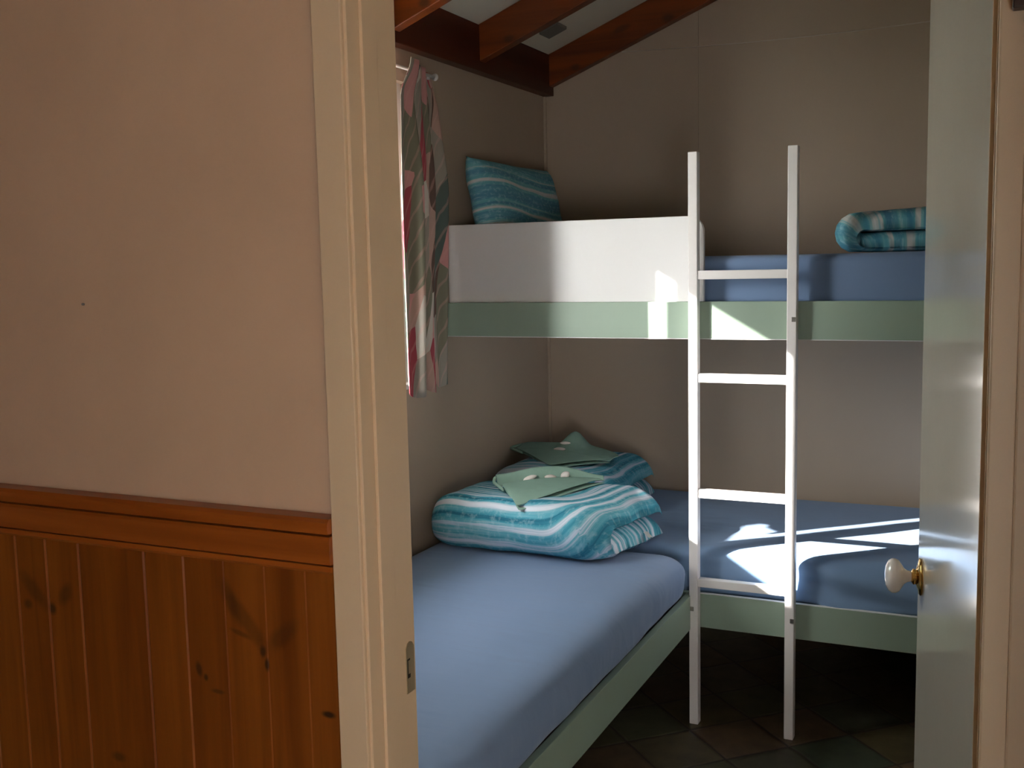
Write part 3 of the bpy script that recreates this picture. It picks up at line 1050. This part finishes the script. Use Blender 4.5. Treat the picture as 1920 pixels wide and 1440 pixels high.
def felt_pouch(T_, L_, R_, zt, zl, label, wall, lean, peak=0.0, peak_at=0.5, peak_w=0.08, off=(0.016, -0.004)):
    root = empty('felt_pouch', ((T_[0] + L_[0] + R_[0]) / 3, (T_[1] + L_[1] + R_[1]) / 3, zl), label, 'felt pouch')
    T3, L3, R3 = Vector((*T_, zt)), Vector((*L_, zl)), Vector((*R_, zl))
    D_ = (R3 - L3)
    bk = Vector((-D_.y, D_.x, 0)).normalized()
    o2 = Vector((*off, 0))

    def tri(z0, shift, curl):
        g_ = []
        for i in range(11):
            k = i / 10
            row = []
            for j in range(11):
                m_ = j / 10
                p = lerp(lerp(T3, L3, k), lerp(T3, R3, k), m_)
                # follow the rounded front shoulder of the quilt
                p.z = zt + (zl - zt) * math.sin(k * math.pi / 2) + z0 + curl * k ** 3 * math.sin(math.pi * m_)
                row.append(p + shift * (0.35 + 0.65 * m_))
            g_.append(row)
        return g_

    sheet_patch(tri(-0.007, o2, 0.0), 'lower_flap', M['napkin'], root, 0.003, 1)
    sheet_patch(tri(0.004, Vector(), 0.013), 'front_flap', M['napkin'], root, 0.0032, 1)
    g_ = []
    prof_ = [(-0.10, -0.30), (0.05, -0.32), (0.18, -0.25), (0.34, 0.25), (0.5, 0.72), (0.66, 1.0), (0.80, 1.04), (0.92, 0.80), (0.96, 0.45)]
    for d_, h_ in prof_:
        row = []
        for j in range(25):
            m_ = j / 24
            if m_ < 0.5:
                hh = wall * (0.62 + 0.38 * sstep(0.05, 0.42, m_))
            else:
                hh = wall * (1.0 - 0.85 * sstep(0.5, 1.0, m_) ** 1.4)
            pk = peak * math.exp(-((m_ - peak_at) / peak_w) ** 2) * max(0, h_)
            env = 0.35 + 0.65 * math.sin(math.pi * min(1, 0.10 + 0.9 * m_)) ** 0.6
            p = L3 + D_ * (-0.03 + 1.03 * m_) + bk * (lean * d_ * env) + Vector((0, 0, (h_ * hh if h_ > 0 else h_ * 0.020) + pk + 0.004))
            row.append(p)
        g_.append(row)
    sheet_patch(g_, 'back_flap', M['napkin'], root, 0.0045, 1)
    # soft roll that joins the back flap to the front flap round the left corner
    bm = bmesh.new()
    c0 = L3 - D_ * 0.03
    pts = [c0 + bk * lean * 0.6 + Vector((0, 0, wall * 0.55)), c0 + bk * lean * 0.2 + Vector((-0.008, -0.002, wall * 0.42)), c0 - bk * 0.006 + Vector((-0.012, -0.006, wall * 0.2)),
           lerp(L3, T3, 0.12) + Vector((-0.008, 0, 0.003)), lerp(L3, T3, 0.30) + Vector((-0.003, 0, 0.001))]
    tube(bm, pts, 0.0062, 10)
    o = obj('rolled_corner', bm, M['napkin'], root, smooth=True)
    md = o.modifiers.new('smooth', 'SUBSURF')
    md.levels = md.render_levels = 1
    return root


ZT_ = MT + 0.183
nk = felt_pouch((0.392, -1.196), (0.240, -1.000), (0.540, -0.797), ZT_ - 0.020, ZT_ + 0.003, 'sage green felt pouch lying open on the front quilt with white soaps', 0.044, 0.042)
bz = MT + 0.196
nb = felt_pouch((0.250, -0.600), (0.02, -0.40), (0.46, -0.52), bz - 0.018, bz + 0.002, 'sage green felt pouch with raised peak on the back corner quilt', 0.014, 0.17, peak=0.055, peak_at=0.46, peak_w=0.075)


def soap(loc, rot, s_, label, group):
    bm = bmesh.new()
    bmesh.ops.create_icosphere(bm, subdivisions=3, radius=1)
    for v in bm.verts:
        p = v.co
        e = 1 - 0.25 * abs(p.x) ** 3
        v.co = Vector((p.x * s_[0], p.y * s_[1] * e, p.z * s_[2] * e))
    o = obj('soap', bm, M['soap'], smooth=True)
    o.location = loc
    o.rotation_euler = rot
    return tag(o, label, 'soap', group)


g1, g2 = 'soaps in the front felt pouch', 'soaps on the back felt pouch'
soap((0.318, -0.931, ZT_ + 0.018), (0, -0.30, 0.5), (0.027, 0.014, 0.0095), 'flat white soap at the left of the front pouch opening', g1)
soap((0.379, -0.892, ZT_ + 0.019), (0, 0.05, 0.5), (0.021, 0.012, 0.0085), 'white soap in the middle of the front pouch opening', g1)
soap((0.421, -0.863, ZT_ + 0.022), (0, -0.6, 0.4), (0.018, 0.012, 0.013), 'upright white soap at the right of the front pouch opening', g1)
soap((0.225, -0.435, bz + 0.018), (0, 0, 0.2), (0.024, 0.012, 0.007), 'lower pale soap on the back pouch', g2)
soap((0.232, -0.385, bz + 0.034), (0, 0, 0.1), (0.026, 0.012, 0.006), 'upper pale soap tucked beneath the back pouch peak', g2)
